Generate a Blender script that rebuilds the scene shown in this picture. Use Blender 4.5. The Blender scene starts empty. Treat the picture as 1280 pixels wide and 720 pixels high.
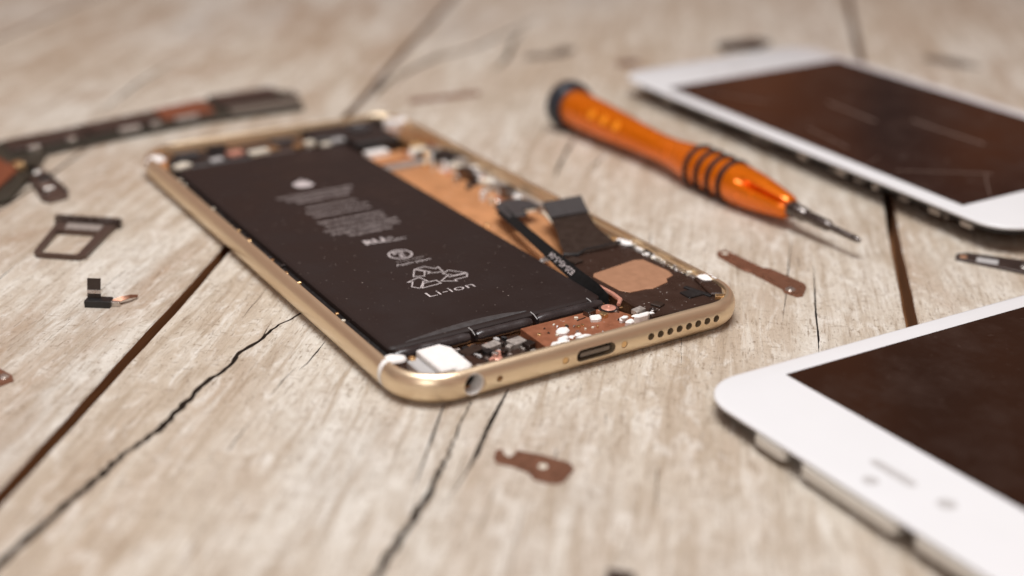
import bpy, bmesh, math, random
from mathutils import Vector, Matrix

S = 0.001                      # everything below is measured in millimetres
rnd = random.Random(7)
scene = bpy.context.scene
col = scene.collection

# ------------------------------------------------------------------ camera
cam_d = bpy.data.cameras.new('camera')
cam_d.sensor_width = 36.0
cam_d.lens = 1595.16 / 1280 * 36
cam_d.clip_start = 0.005
cam_d.clip_end = 20
cam_d.dof.use_dof = True
cam_d.dof.focus_distance = 0.249
cam_d.dof.aperture_fstop = 6.6
cam_d.dof.aperture_blades = 0
cam = bpy.data.objects.new('camera', cam_d)
col.objects.link(cam)
YAW, PITCH, ROLL = 0.5599234, 0.4080974, 0.0126443
fw = Vector((math.sin(YAW) * math.cos(PITCH), math.cos(YAW) * math.cos(PITCH), -math.sin(PITCH)))
rt = fw.cross(Vector((0, 0, 1))).normalized()
upv = rt.cross(fw)
r2 = math.cos(ROLL) * rt + math.sin(ROLL) * upv
u2 = -math.sin(ROLL) * rt + math.cos(ROLL) * upv
M = Matrix((r2, u2, -fw)).transposed().to_4x4()
M.translation = Vector((-86.638, -170.397, 107.140)) * S
cam.matrix_world = M
scene.camera = cam

# ------------------------------------------------------------------ world and lamps
world = bpy.data.worlds.new('World')
scene.world = world
world.use_nodes = True
wt = world.node_tree
wb = wt.nodes['Background']
# the dim brown room around the table: broad soft patches of wood tone and shade
wtc = wt.nodes.new('ShaderNodeTexCoord')
wnz = wt.nodes.new('ShaderNodeTexNoise')
wnz.inputs['Scale'].default_value = 2.6
wnz.inputs['Detail'].default_value = 3.0
wrp = wt.nodes.new('ShaderNodeValToRGB')
for el, (p, c) in zip([wrp.color_ramp.elements[0], wrp.color_ramp.elements[1], wrp.color_ramp.elements.new(0.5)],
                      [(0.40, (0.05, 0.047, 0.045, 1)), (0.62, (0.60, 0.23, 0.11, 1)), (0.50, (0.27, 0.095, 0.042, 1))]):
    el.position = p
    el.color = c
wt.links.new(wtc.outputs['Generated'], wnz.inputs['Vector'])
wt.links.new(wnz.outputs['Fac'], wrp.inputs['Fac'])
wt.links.new(wrp.outputs['Color'], wb.inputs['Color'])
wb.inputs['Strength'].default_value = 0.9


def area(name, loc, target, size, power, color):
    d = bpy.data.lights.new(name, 'AREA')
    d.shape = 'RECTANGLE'
    d.size, d.size_y = size
    d.energy = power
    d.color = color
    o = bpy.data.objects.new(name, d)
    col.objects.link(o)
    o.location = loc
    o.rotation_euler = (Vector(target) - Vector(loc)).to_track_quat('-Z', 'Y').to_euler()
    return o


area('overhead_softbox', (-0.01, 0.0, 0.64), (0.04, 0.04, 0), (0.36, 0.32), 5.6, (0.975, 0.985, 1.0))
area('front_fill', (-1.15, -1.15, 0.85), (0.05, 0.06, 0), (0.7, 0.6), 7.2, (0.98, 0.985, 1.0))  # fill lamp added to brighten the phone's near face

scene.view_settings.view_transform = 'Standard'
scene.view_settings.look = 'None'
scene.view_settings.exposure = 0.0
scene.view_settings.gamma = 1.0
scene.view_settings.use_curve_mapping = False
scene.render.engine = 'CYCLES'
scene.cycles.use_denoising = True
scene.cycles.max_bounces = 8
scene.cycles.sample_clamp_indirect = 6.0


# ------------------------------------------------------------------ materials
class NT:
    """small node helper"""
    def __init__(self, mat):
        mat.use_nodes = True
        self.t = mat.node_tree
        self.b = self.t.nodes['Principled BSDF']

    def n(self, kind, **kw):
        nd = self.t.nodes.new(kind)
        for k, v in kw.items():
            if k.startswith('i_'):
                key = k[2:].replace('_', ' ')
                nd.inputs[int(key) if key.isdigit() else key].default_value = v
            else:
                setattr(nd, k, v)
        return nd

    def l(self, a, b):
        self.t.links.new(a, b)

    def ramp(self, src, stops):
        r = self.n('ShaderNodeValToRGB')
        e = r.color_ramp.elements
        while len(e) < len(stops):
            e.new(0.5)
        for el, (p, c) in zip(e, stops):
            el.position = p
            el.color = c if len(c) == 4 else (*c, 1)
        self.l(src, r.inputs['Fac'])
        return r.outputs['Color']

    def mix(self, fac, a, b, mode='MIX'):
        m = self.n('ShaderNodeMix', data_type='RGBA', blend_type=mode)
        for s, v in ((m.inputs[0], fac), (m.inputs[6], a), (m.inputs[7], b)):
            if hasattr(v, 'links'):
                self.l(v, s)
            elif isinstance(v, (int, float)):
                s.default_value = v
            else:
                s.default_value = v if len(v) == 4 else (*v, 1)
        return m.outputs[2]


G = lambda v: (v, v, v)


def mat(name, color, rough=0.5, metal=0.0, spec=0.5, var=0.12, scale=900.0, bump=0.0, coat=0.0,
        dust=0.0, dust_scale=700.0, dust_col=(0.55, 0.5, 0.45), rough_var=0.1):
    m = bpy.data.materials.new(name)
    k = NT(m)
    tc = k.n('ShaderNodeTexCoord')
    nz = k.n('ShaderNodeTexNoise', i_Scale=scale, i_Detail=4.0, i_Roughness=0.6)
    k.l(tc.outputs['Object'], nz.inputs['Vector'])
    lo = tuple(c * (1 - var) for c in color)
    hi = tuple(min(1, c * (1 + var)) for c in color)
    c = k.ramp(nz.outputs['Fac'], [(0.3, lo), (0.7, hi)])
    if dust:
        d = k.n('ShaderNodeTexNoise', i_Scale=dust_scale, i_Detail=2.0, i_Roughness=0.7)
        k.l(tc.outputs['Object'], d.inputs['Vector'])
        f = k.ramp(d.outputs['Fac'], [(0.72 - dust, G(0)), (0.76 - dust, G(1))])
        c = k.mix(f, c, dust_col)
    k.l(c, k.b.inputs['Base Color'])
    rr = k.ramp(nz.outputs['Fac'], [(0.3, G(max(0.02, rough - rough_var))), (0.7, G(min(1, rough + rough_var)))])
    k.l(rr, k.b.inputs['Roughness'])
    k.b.inputs['Metallic'].default_value = metal
    k.b.inputs['Specular IOR Level'].default_value = spec
    k.b.inputs['Coat Weight'].default_value = coat
    if bump:
        bp = k.n('ShaderNodeBump', i_Strength=bump, i_Distance=0.0002)
        k.l(nz.outputs['Fac'], bp.inputs['Height'])
        k.l(bp.outputs['Normal'], k.b.inputs['Normal'])
    return m


def wood_material():
    m = bpy.data.materials.new('weathered_pale_wood')
    k = NT(m)
    tc = k.n('ShaderNodeTexCoord')
    oi = k.n('ShaderNodeObjectInfo')
    off = k.n('ShaderNodeVectorMath', operation='SCALE')
    cmb = k.n('ShaderNodeCombineXYZ', i_X=3.1, i_Y=5.7, i_Z=1.3)
    k.l(cmb.outputs[0], off.inputs[0])
    k.l(oi.outputs['Random'], off.inputs['Scale'])
    add = k.n('ShaderNodeVectorMath', operation='ADD')
    k.l(tc.outputs['Object'], add.inputs[0])
    k.l(off.outputs[0], add.inputs[1])

    def noise(sx, sy, detail=5.0, rough=0.6, dist=0.0):
        mp = k.n('ShaderNodeMapping')
        mp.inputs['Scale'].default_value = (sx, sy, sy)
        k.l(add.outputs[0], mp.inputs['Vector'])
        nz = k.n('ShaderNodeTexNoise', i_Scale=1.0, i_Detail=detail, i_Roughness=rough, i_Distortion=dist)
        k.l(mp.outputs[0], nz.inputs['Vector'])
        return nz.outputs['Fac']

    at = k.n('ShaderNodeAttribute', attribute_type='OBJECT', attribute_name='tan')
    big = noise(6, 14, 4, 0.6)             # large tone patches
    stain = noise(14, 60, 5, 0.62, 0.6)    # tan streaks along the grain
    mottle = noise(105, 210, 6, 0.7, 1.0)  # worn whitewash
    grain = noise(30, 420, 5, 0.68, 0.6)   # grain lines
    fibre = noise(200, 1500, 4, 0.72)      # fine fibres
    speck = noise(800, 1500, 3, 0.7)       # pores
    cross = noise(1500, 330, 3, 0.65)      # fine saw checks across the grain
    c = k.ramp(big, [(0.28, (0.47, 0.375, 0.275)), (0.44, (0.55, 0.485, 0.395)), (0.58, (0.60, 0.555, 0.48)), (0.74, (0.455, 0.435, 0.40))])
    tn = k.n('ShaderNodeMath', operation='MULTIPLY')
    k.l(k.ramp(stain, [(0.42, G(0)), (0.66, G(1))]), tn.inputs[0])
    k.l(at.outputs['Fac'], tn.inputs[1])
    c = k.mix(tn.outputs[0], c, (0.39, 0.285, 0.20))
    f = k.ramp(stain, [(0.28, G(0.45)), (0.45, G(0))])
    c = k.mix(f, c, (0.68, 0.645, 0.58))
    f = k.ramp(mottle, [(0.34, G(0.65)), (0.50, G(0))])
    c = k.mix(f, c, (0.42, 0.345, 0.265))
    f = k.ramp(mottle, [(0.52, G(0)), (0.66, G(0.7))])
    c = k.mix(f, c, (0.72, 0.685, 0.62))
    f = k.ramp(grain, [(0.34, G(0.7)), (0.48, G(0))])
    c = k.mix(f, c, (0.35, 0.27, 0.19))
    f = k.ramp(grain, [(0.55, G(0)), (0.66, G(0.45))])
    c = k.mix(f, c, (0.73, 0.70, 0.63))
    f = k.ramp(fibre, [(0.34, G(0.75)), (0.43, G(0))])
    c = k.mix(f, c, (0.28, 0.215, 0.155))
    f = k.ramp(speck, [(0.30, G(0.85)), (0.39, G(0))])
    c = k.mix(f, c, (0.20, 0.145, 0.095))
    f = k.ramp(cross, [(0.31, G(0.7)), (0.40, G(0))])
    c = k.mix(f, c, (0.28, 0.215, 0.155))
    k.l(c, k.b.inputs['Base Color'])
    k.b.inputs['Roughness'].default_value = 0.62
    k.b.inputs['Specular IOR Level'].default_value = 0.3
    a1 = k.n('ShaderNodeMath', operation='MULTIPLY_ADD')
    a1.inputs[1].default_value = 0.55
    k.l(grain, a1.inputs[0])
    k.l(fibre, a1.inputs[2])
    a2 = k.n('ShaderNodeMath', operation='MULTIPLY_ADD')
    a2.inputs[1].default_value = 0.5
    k.l(speck, a2.inputs[0])
    k.l(a1.outputs[0], a2.inputs[2])
    bp = k.n('ShaderNodeBump', i_Strength=0.9, i_Distance=0.0006)
    k.l(a2.outputs[0], bp.inputs['Height'])
    k.l(bp.outputs['Normal'], k.b.inputs['Normal'])
    return m


def raw_wood():
    m = bpy.data.materials.new('raw_brown_wood_edge')
    k = NT(m)
    tc = k.n('ShaderNodeTexCoord')
    mp = k.n('ShaderNodeMapping')
    mp.inputs['Scale'].default_value = (60, 900, 900)
    k.l(tc.outputs['Object'], mp.inputs['Vector'])
    nz = k.n('ShaderNodeTexNoise', i_Scale=1.0, i_Detail=5.0, i_Roughness=0.6)
    k.l(mp.outputs[0], nz.inputs['Vector'])
    c = k.ramp(nz.outputs['Fac'], [(0.3, (0.19, 0.08, 0.026)), (0.7, (0.33, 0.15, 0.055))])
    k.l(c, k.b.inputs['Base Color'])
    k.b.inputs['Roughness'].default_value = 0.75
    return m


def screen_material(name, base, scratch, specks):
    m = bpy.data.materials.new(name)
    k = NT(m)
    tc = k.n('ShaderNodeTexCoord')
    k.b.inputs['Specular IOR Level'].default_value = 0.8
    sc = k.n('ShaderNodeTexNoise', i_Scale=70.0, i_Detail=6.0, i_Roughness=0.7)
    k.l(tc.outputs['Object'], sc.inputs['Vector'])
    rr = k.ramp(sc.outputs['Fac'], [(0.42, G(0.03)), (0.75, G(0.2))])
    k.l(rr, k.b.inputs['Roughness'])
    mp = k.n('ShaderNodeMapping')
    mp.inputs['Rotation'].default_value = (0, 0, 0.5)
    mp.inputs['Scale'].default_value = (60, 420, 1)
    k.l(tc.outputs['Object'], mp.inputs['Vector'])
    s1 = k.n('ShaderNodeTexNoise', i_Scale=1.0, i_Detail=3.0, i_Roughness=0.6)
    k.l(mp.outputs[0], s1.inputs['Vector'])
    f1 = k.ramp(s1.outputs['Fac'], [(0.66, G(0)), (0.78, G(scratch))])
    c = k.mix(f1, base, (0.30, 0.24, 0.21))
    c = k.mix(k.ramp(sc.outputs['Fac'], [(0.45, G(0)), (0.70, G(0.05))]), c, (0.26, 0.22, 0.20))
    sm_ = k.n('ShaderNodeTexNoise', i_Scale=420.0, i_Detail=2.0, i_Roughness=0.6)
    k.l(tc.outputs['Object'], sm_.inputs['Vector'])
    f = k.ramp(sm_.outputs['Fac'], [(0.66, G(0)), (0.76, G(specks))])
    k.l(k.mix(f, c, (0.35, 0.27, 0.22)), k.b.inputs['Base Color'])
    return m


CRACK = mat('dark_split_wood', (0.055, 0.036, 0.024), rough=0.85, var=0.3, scale=900)
WOOD = wood_material()
RAW = raw_wood()
GOLD = mat('gold_anodised_aluminium', (0.80, 0.645, 0.445), rough=0.34, metal=0.85, var=0.01, scale=120, rough_var=0.015)
INGOLD = mat('copper_toned_chassis', (0.58, 0.275, 0.12), rough=0.5, metal=0.35, var=0.12, scale=160, dust=0.05, dust_scale=900, dust_col=(0.75, 0.55, 0.4))
FILM = mat('dark_battery_film', (0.021, 0.0138, 0.0124), rough=0.48, spec=0.2, var=0.05, scale=90, dust=0.002, dust_scale=1300, dust_col=(0.30, 0.25, 0.22), bump=0.02)
FILMGLOSS = mat('glossy_folded_film', (0.032, 0.026, 0.026), rough=0.25, spec=0.6, var=0.2, scale=400, bump=0.15)
PRINT = mat('pale_grey_print', (0.47, 0.42, 0.41), rough=0.6, var=0.05)
PRINTDIM = mat('dim_grey_print', (0.25, 0.215, 0.205), rough=0.6, var=0.05)
BLACK = mat('black_plastic', (0.012, 0.011, 0.011), rough=0.4, var=0.2, dust=0.0)
DARK = mat('dark_brown_plastic', (0.034, 0.0175, 0.012), rough=0.32, var=0.08, scale=300, dust=0.02, dust_scale=1600)
FLEX = mat('dark_flex_film', (0.030, 0.019, 0.014), rough=0.36, var=0.15, scale=500)
FLEXBLK = mat('black_flex_film', (0.006, 0.006, 0.006), rough=0.6, spec=0.2, var=0.15)
GREYCAP = mat('charcoal_stiffener', (0.045, 0.041, 0.041), rough=0.5, var=0.1)
BRONZE = mat('bronze_plate', (0.45, 0.24, 0.14), rough=0.42, metal=0.35, var=0.02, scale=700, dust=0.0)
BROWNPLATE = mat('brown_bracket_metal', (0.27, 0.13, 0.08), rough=0.32, metal=0.6, var=0.1, scale=700)
GREYPLATE = mat('grey_bracket_metal', (0.20, 0.17, 0.14), rough=0.4, metal=0.5, var=0.1, scale=700)
COPPERFLEX = mat('copper_brown_flex', (0.27, 0.10, 0.05), rough=0.45, metal=0.2, var=0.15, scale=600, dust=0.02, dust_scale=1200)
SILVER = mat('silver_metal', (0.62, 0.58, 0.54), rough=0.28, metal=0.9, var=0.1)
DULLSILVER = mat('dull_tinned_metal', (0.46, 0.42, 0.38), rough=0.45, metal=0.6, var=0.25, scale=1500, bump=0.3)
GOLDCONT = mat('gold_contact', (0.75, 0.5, 0.25), rough=0.3, metal=0.9, var=0.1)
STEEL = mat('dark_steel', (0.17, 0.15, 0.14), rough=0.28, metal=0.95, var=0.15)
WHITEPL = mat('white_plastic', (0.78, 0.76, 0.73), rough=0.4, var=0.04)
WHITEGLUE = mat('white_sealant', (0.80, 0.78, 0.75), rough=0.5, var=0.06, scale=1200, bump=0.4)
GREYPL = mat('grey_plastic', (0.42, 0.41, 0.40), rough=0.45, var=0.06)
WHITEGLASS = mat('white_front_glass', (0.68, 0.685, 0.69), rough=0.16, spec=0.5, var=0.015, scale=60, rough_var=0.03)
CREAM = mat('cream_plastic', (0.62, 0.57, 0.47), rough=0.5, var=0.08)
SCREENA = screen_material('dark_lcd_glass', (0.020, 0.007, 0.0045), 0.5, 0.25)
SCREENB = screen_material('brown_lcd_glass', (0.022, 0.008, 0.004), 0.05, 0.05)
CLIPW = mat('off_white_clip_plastic', (0.66, 0.635, 0.57), rough=0.45, var=0.06)
GREYMARK = mat('grey_sensor_window', (0.46, 0.45, 0.44), rough=0.3, var=0.08)
ORANGE = mat('orange_anodised_handle', (0.86, 0.19, 0.003), rough=0.24, metal=0.55, spec=0.6, var=0.05, scale=400, coat=0.3, rough_var=0.05)
ORANGELT = mat('light_orange_dot', (0.95, 0.33, 0.02), rough=0.3, metal=0.2, var=0.05)
NAVY = mat('black_blue_cap', (0.014, 0.018, 0.026), rough=0.35, var=0.2)
RUBBER = mat('black_rubber_ring', (0.008, 0.007, 0.009), rough=0.65, spec=0.25, var=0.2)
GREENPCB = mat('dark_green_circuit_board', (0.030, 0.028, 0.020), rough=0.45, var=0.3, scale=500)
SHIELD = mat('dark_shield_can', (0.05, 0.032, 0.026), rough=0.4, metal=0.3, var=0.2, scale=300)
REDPATCH = mat('red_brown_chip_cover', (0.17, 0.05, 0.022), rough=0.45, var=0.2, scale=300)
TRAYM = mat('bronze_grey_tray', (0.12, 0.082, 0.066), rough=0.4, metal=0.6, var=0.15)
PINK = mat('pink_copper_pad', (0.62, 0.30, 0.22), rough=0.4, metal=0.4, var=0.1)


# ------------------------------------------------------------------ mesh helpers (millimetres)
def link(name, me, material, parent=None, loc=(0, 0, 0), rot=(0, 0, 0), sharp=35, smooth=True):
    o = bpy.data.objects.new(name, me)
    col.objects.link(o)
    for mm in (material if isinstance(material, (list, tuple)) else [material]):
        me.materials.append(mm)
    if smooth:
        me.polygons.foreach_set('use_smooth', [True] * len(me.polygons))
        me.set_sharp_from_angle(angle=math.radians(sharp))
    o.parent = parent
    o.location = Vector(loc) * S
    o.rotation_euler = rot
    return o


def tomesh(name, V, F):
    me = bpy.data.meshes.new(name)
    me.from_pydata([(x * S, y * S, z * S) for x, y, z in V], [], F)
    bm = bmesh.new()
    bm.from_mesh(me)
    bmesh.ops.recalc_face_normals(bm, faces=bm.faces)
    bm.to_mesh(me)
    bm.free()
    return me


def empty(name, loc=(0, 0, 0), rot=(0, 0, 0)):
    o = bpy.data.objects.new(name, None)
    col.objects.link(o)
    o.location = Vector(loc) * S
    o.rotation_euler = rot
    o.empty_display_size = 0.01
    return o


def tag(o, label, cat, group=None):
    o['label'] = label
    o['category'] = cat
    if group:
        o['group'] = group
    return o


def rrect(w, l, r, n=8, nx=1, ny=1):
    """closed outline, counter-clockwise, centred"""
    a, b = w / 2, l / 2
    r = min(r, a - 1e-4, b - 1e-4)
    P = []
    arcs = ((a - r, b - r, 0), (-a + r, b - r, 90), (-a + r, -b + r, 180), (a - r, -b + r, 270))
    for i, (cx, cy, a0) in enumerate(arcs):
        for k in range(n + 1):
            t = math.radians(a0 + 90 * k / n)
            P.append((cx + r * math.cos(t), cy + r * math.sin(t)))
        q = arcs[(i + 1) % 4]
        t = math.radians(a0 + 90)
        e = (q[0] + r * math.cos(math.radians(q[2])), q[1] + r * math.sin(math.radians(q[2])))
        s = P[-1]
        m = nx if i % 2 == 0 else ny
        for k in range(1, m):
            P.append((s[0] + (e[0] - s[0]) * k / m, s[1] + (e[1] - s[1]) * k / m))
    return P


def loft(rings, cap0=True, cap1=True):
    n = len(rings[0])
    V, F = [], []
    for r in rings:
        V += r
    for i in range(len(rings) - 1):
        for j in range(n):
            k = (j + 1) % n
            F.append((i * n + j, i * n + k, (i + 1) * n + k, (i + 1) * n + j))
    if cap0:
        F.append(tuple(range(n))[::-1])
    if cap1:
        F.append(tuple((len(rings) - 1) * n + j for j in range(n)))
    return V, F


def inset_poly(P, d):
    n = len(P)
    A = sum(P[i][0] * P[(i + 1) % n][1] - P[(i + 1) % n][0] * P[i][1] for i in range(n))
    sg = 1 if A > 0 else -1
    out = []
    for i in range(n):
        p0, p1, p2 = Vector(P[i - 1]), Vector(P[i]), Vector(P[(i + 1) % n])
        e1, e2 = (p1 - p0), (p2 - p1)
        if e1.length < 1e-9 or e2.length < 1e-9:
            out.append(tuple(p1))
            continue
        e1.normalize()
        e2.normalize()
        n1, n2 = Vector((-e1.y, e1.x)) * sg, Vector((-e2.y, e2.x)) * sg
        b = n1 + n2
        if b.length < 1e-6:
            b = n1
        b.normalize()
        c = max(0.4, b.dot(n1))
        out.append(tuple(p1 + b * (d / c)))
    return out


def prism(name, P, z0, z1, material, parent=None, ch=0.12, **kw):
    ch = min(ch, abs(z1 - z0) * 0.45)
    Pi = inset_poly(P, ch)
    V, F = loft([[(x, y, z0) for x, y in P], [(x, y, z1 - ch) for x, y in P], [(x, y, z1) for x, y in Pi]])
    return link(name, tomesh(name, V, F), material, parent, smooth=False, **kw)


def box(name, x, y, z, w, l, h, material, parent=None, rz=0.0, r=0.15, ch=0.1):
    """rounded block whose base centre is x, y, z"""
    c, s = math.cos(rz), math.sin(rz)
    P = [(x + c * a - s * b, y + s * a + c * b) for a, b in rrect(w, l, min(r, w / 3, l / 3), 3)]
    return prism(name, P, z, z + h, material, parent, ch=min(ch, w / 5, l / 5))


def lathe(name, prof, material, parent=None, n=40, mod=None, loc=(0, 0, 0), rot=(0, 0, 0), sharp=40):
    """prof: (axis, radius) pairs, turned about local +Z"""
    rings = []
    for a, r in prof:
        ring = []
        for j in range(n):
            t = 2 * math.pi * j / n
            rr = r * (mod(a, t) if mod else 1)
            ring.append((rr * math.cos(t), rr * math.sin(t), a))
        rings.append(ring)
    V, F = loft(rings)
    return link(name, tomesh(name, V, F), material, parent, loc, rot, sharp)


def screw(x, y, z, r, parent, material=SILVER, name='screw'):
    o = lathe(name, [(0, r), (0.25, r), (0.4, r * 0.8), (0.42, r * 0.35), (0.25, r * 0.25)], material, parent, 14, loc=(x, y, z))
    return o


def ribbon(path, w, t):
    """strip of width w (vector function or number, across) and thickness t along a 3-D path of (x, y, z, across)"""
    V, F = [], []
    n = len(path)
    for i, (p, ac) in enumerate(path):
        p, ac = Vector(p), Vector(ac).normalized()
        d = Vector(path[min(i + 1, n - 1)][0]) - Vector(path[max(i - 1, 0)][0])
        nn = d.cross(ac).normalized()
        ww = w[i] if isinstance(w, (list, tuple)) else w
        for a, b in ((-1, -1), (1, -1), (1, 1), (-1, 1)):
            V.append(tuple(p + ac * (a * ww / 2) + nn * (b * t / 2)))
    for i in range(n - 1):
        for j in range(4):
            k = (j + 1) % 4
            F.append((i * 4 + j, i * 4 + k, (i + 1) * 4 + k, (i + 1) * 4 + j))
    F += [(3, 2, 1, 0), tuple((n - 1) * 4 + j for j in range(4))]
    return V, F


def tube(path, r, n=10):
    V, F = [], []
    m = len(path)
    for i, p in enumerate(path):
        p = Vector(p)
        d = (Vector(path[min(i + 1, m - 1)]) - Vector(path[max(i - 1, 0)])).normalized()
        a = d.cross(Vector((0, 0, 1)))
        if a.length < 1e-3:
            a = Vector((1, 0, 0))
        a.normalize()
        b = d.cross(a)
        rr = r[i] if isinstance(r, (list, tuple)) else r
        for j in range(n):
            t = 2 * math.pi * j / n
            V.append(tuple(p + a * rr * math.cos(t) + b * rr * math.sin(t)))
    for i in range(m - 1):
        for j in range(n):
            k = (j + 1) % n
            F.append((i * n + j, i * n + k, (i + 1) * n + k, (i + 1) * n + j))
    F += [tuple(range(n))[::-1], tuple((m - 1) * n + j for j in range(n))]
    return V, F


def blob(name, x, y, z, rx, ry, rz, material, parent, seed=0):
    """lumpy flattened drop resting at z"""
    q = random.Random(seed)
    ph = [q.uniform(0, 6.28) for _ in range(4)]
    rings = []
    for i in range(7):
        f = i / 6
        a = math.pi / 2 * f
        ring = []
        for j in range(18):
            t = 2 * math.pi * j / 18
            w = 1 + 0.16 * math.sin(2 * t + ph[0]) + 0.1 * math.sin(3 * t + ph[1]) + 0.06 * math.sin(5 * t + ph[2])
            c = max(0.05, math.cos(a))
            ring.append((x + rx * c * w * math.cos(t), y + ry * c * w * math.sin(t), z + rz * math.sin(a)))
        rings.append(ring)
    V, F = loft(rings)
    return link(name, tomesh(name, V, F), material, parent, sharp=60)


def text_mesh(name, s, x, y, z, size, material, parent, width=None, rot=(0, 0, 0), align='CENTER', bold=0.0):
    cu = bpy.data.curves.new(name, 'FONT')
    cu.body = s
    cu.size = size
    cu.align_x = align
    cu.align_y = 'CENTER'
    cu.offset = bold
    cu.resolution_u = 3
    to = bpy.data.objects.new('tmp', cu)
    col.objects.link(to)
    bpy.context.view_layer.update()
    me = bpy.data.meshes.new_from_object(to.evaluated_get(bpy.context.evaluated_depsgraph_get()))
    bpy.data.objects.remove(to)
    xs = [v.co.x for v in me.vertices]
    k = (width / (max(xs) - min(xs))) if width else 1.0
    for v in me.vertices:
        v.co = Vector((v.co.x * k, v.co.y, v.co.z)) * S
    me.name = name
    me.materials.clear()
    return link(name, me, material, parent, (x, y, z), rot, smooth=False)


def strokes(name, lines, w, z, material, parent):
    """flat drawn lines: list of closed point lists"""
    V, F = [], []
    for L in lines:
        n = len(L)
        for i in range(n):
            a, b = Vector(L[i]), Vector(L[(i + 1) % n])
            d = (b - a)
            if d.length < 1e-6:
                continue
            d.normalize()
            m = Vector((-d.y, d.x)) * w / 2
            a2, b2 = a - d * w / 2, b + d * w / 2
            k = len(V)
            zz = z + 0.0006 * (len(F) % 7)
            V += [(*(a2 - m), zz), (*(b2 - m), zz), (*(b2 + m), zz), (*(a2 + m), zz)]
            F.append((k, k + 1, k + 2, k + 3))
    return link(name, tomesh(name, V, F), material, parent, smooth=False)


def boolean_cut(me, cutters):
    """me minus cutters (list of (V, F)) -> new mesh"""
    o = bpy.data.objects.new('tmp_a', me)
    col.objects.link(o)
    AV, AF = [], []
    for V, F in cutters:
        k = len(AV)
        AV += V
        AF += [tuple(i + k for i in f) for f in F]
    c = bpy.data.objects.new('tmp_c', tomesh('tmp_c', AV, AF))
    col.objects.link(c)
    md = o.modifiers.new('b', 'BOOLEAN')
    md.operation = 'DIFFERENCE'
    md.solver = 'EXACT'
    md.use_self = True
    md.object = c
    bpy.context.view_layer.update()
    out = bpy.data.meshes.new_from_object(o.evaluated_get(bpy.context.evaluated_depsgraph_get()))
    for t in (c, o):
        bpy.data.objects.remove(t)
    return out


# ------------------------------------------------------------------ the table of planks
table = empty('wooden_table')
table['kind'] = 'structure'
table['label'] = 'pale weathered plank table top with dark gaps and cracks'
# gap centre lines on the table: (point, angle)
gaps = [((-300.0, 296.0), 51.0), ((-121.8, 186.0), 51.0), ((1.8, 92.3), 51.05), ((157.3, 39.3), 46.6), ((263, -62), 48.5), ((378, -162), 48.5), ((495, -262), 48.5)]
GAPW = [2.2, 2.2, 2.25, 2.5, 2.2, 2.2, 2.2]
REF = math.radians(49.0)
cs, sn = math.cos(REF), math.sin(REF)


def to_local(x, y):
    return (cs * x + sn * y, -sn * x + cs * y)


def gap_line(i, s):
    (x, y), a = gaps[i]
    u, v = to_local(x, y)
    return v + (s - u) * math.tan(math.radians(a) - REF)


crack_px = {
    2: [  # world mm polylines with half-widths
        ([(3.5, 52.0), (1.1, 49.7), (-5.5, 46.5), (-11.5, 41.5), (-15.4, 39.6), (-19.0, 35.0), (-24.5, 31.5), (-31.0, 25.1), (-37.0, 19.0), (-45.0, 13.5), (-50.8, 8.2), (-60.0, 0.5), (-68.2, -7.0), (-80, -18)],
         [0.02, 0.28, 0.34, 0.42, 0.5, 0.5, 0.52, 0.58, 0.55, 0.6, 0.64, 0.7, 0.72, 0.7]),
        ([(12.4, 0.8), (2.0, -11.0), (-8.0, -21.8), (-16.0, -29.0), (-23.5, -35.7), (-32, -44)], [0.12, 0.24, 0.55, 0.6, 0.55, 0.1]),
        ([(20.5, 1.2), (11.0, -8.0), (4.0, -15.5), (0.2, -19.1), (-8.0, -26.2)], [0.15, 0.45, 0.36, 0.18, 0.02]),
        ([(7.6, 1.8), (0.5, -7.0), (-6, -15.0), (-10, -20)], [0.16, 0.22, 0.16, 0.02]),
        ([(0.6, 36.0), (-3.0, 32.2), (-6.4, 28.8), (-8.8, 26.9)], [0.02, 0.2, 0.16, 0.02]),
        ([(-8.4, 28.6), (-13.0, 24.6), (-17.0, 20.4)], [0.02, 0.13, 0.02]),
        ([(116.5, 31.1), (104.0, 18.6), (95.0, 9.5), (82.9, -2.2)], [0.03, 0.17, 0.14, 0.02]),
        ([(109.5, 16.6), (100.0, 6.3), (92.0, -2.2), (84.0, -11.2), (78.0, -17.5)], [0.02, 0.17, 0.22, 0.2, 0.02]),
        ([(121, 41), (128, 48)], [0.02, 0.02]),
        ([(117, -6), (128, 5.5), (141, 19.2), (150, 28.8)], [0.02, 0.22, 0.2, 0.02]),
        ([(140, 205), (155, 220), (172, 243), (190, 262)], [0.05, 0.9, 0.7, 0.05]),
        ([(84, 189), (98, 206), (112, 220)], [0.05, 0.9, 0.05]),
        ([(92.4, 94.8), (99, 103), (106.3, 111.0), (114, 119), (118.9, 124.2)], [0.02, 0.35, 0.4, 0.35, 0.02]),
        ([(103.9, 96.0), (111, 101.6), (119.2, 107.9)], [0.02, 0.35, 0.02]),
        ([(100, 205), (116, 221), (131.9, 232.1), (153.8, 240), (180, 258), (215, 282)], [0.05, 0.9, 1.1, 0.9, 0.7, 0.05]),
        ([(128, 44.5), (133, 47), (140, 43)], [0.02, 0.3, 0.02]),
    ],
    1: [
        ([(-62, 116), (-37.3, 143.2), (-26.9, 155.8), (-7.1, 181.6), (14, 206)], [0.02, 0.3, 0.5, 0.4, 0.02]),
        ([(5.2, 214.8), (27.1, 247.0), (53.8, 278.2)], [0.05, 0.6, 0.05]),
        ([(-60, 84), (-48, 97), (-41, 106)], [0.02, 0.18, 0.02]),
        ([(-46, 62), (-34, 75.5)], [0.02, 0.02]),
    ],
    3: [
        ([(150, 5), (162, 17.5), (170, 26)], [0.02, 0.18, 0.02]),
    ],
}
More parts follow.
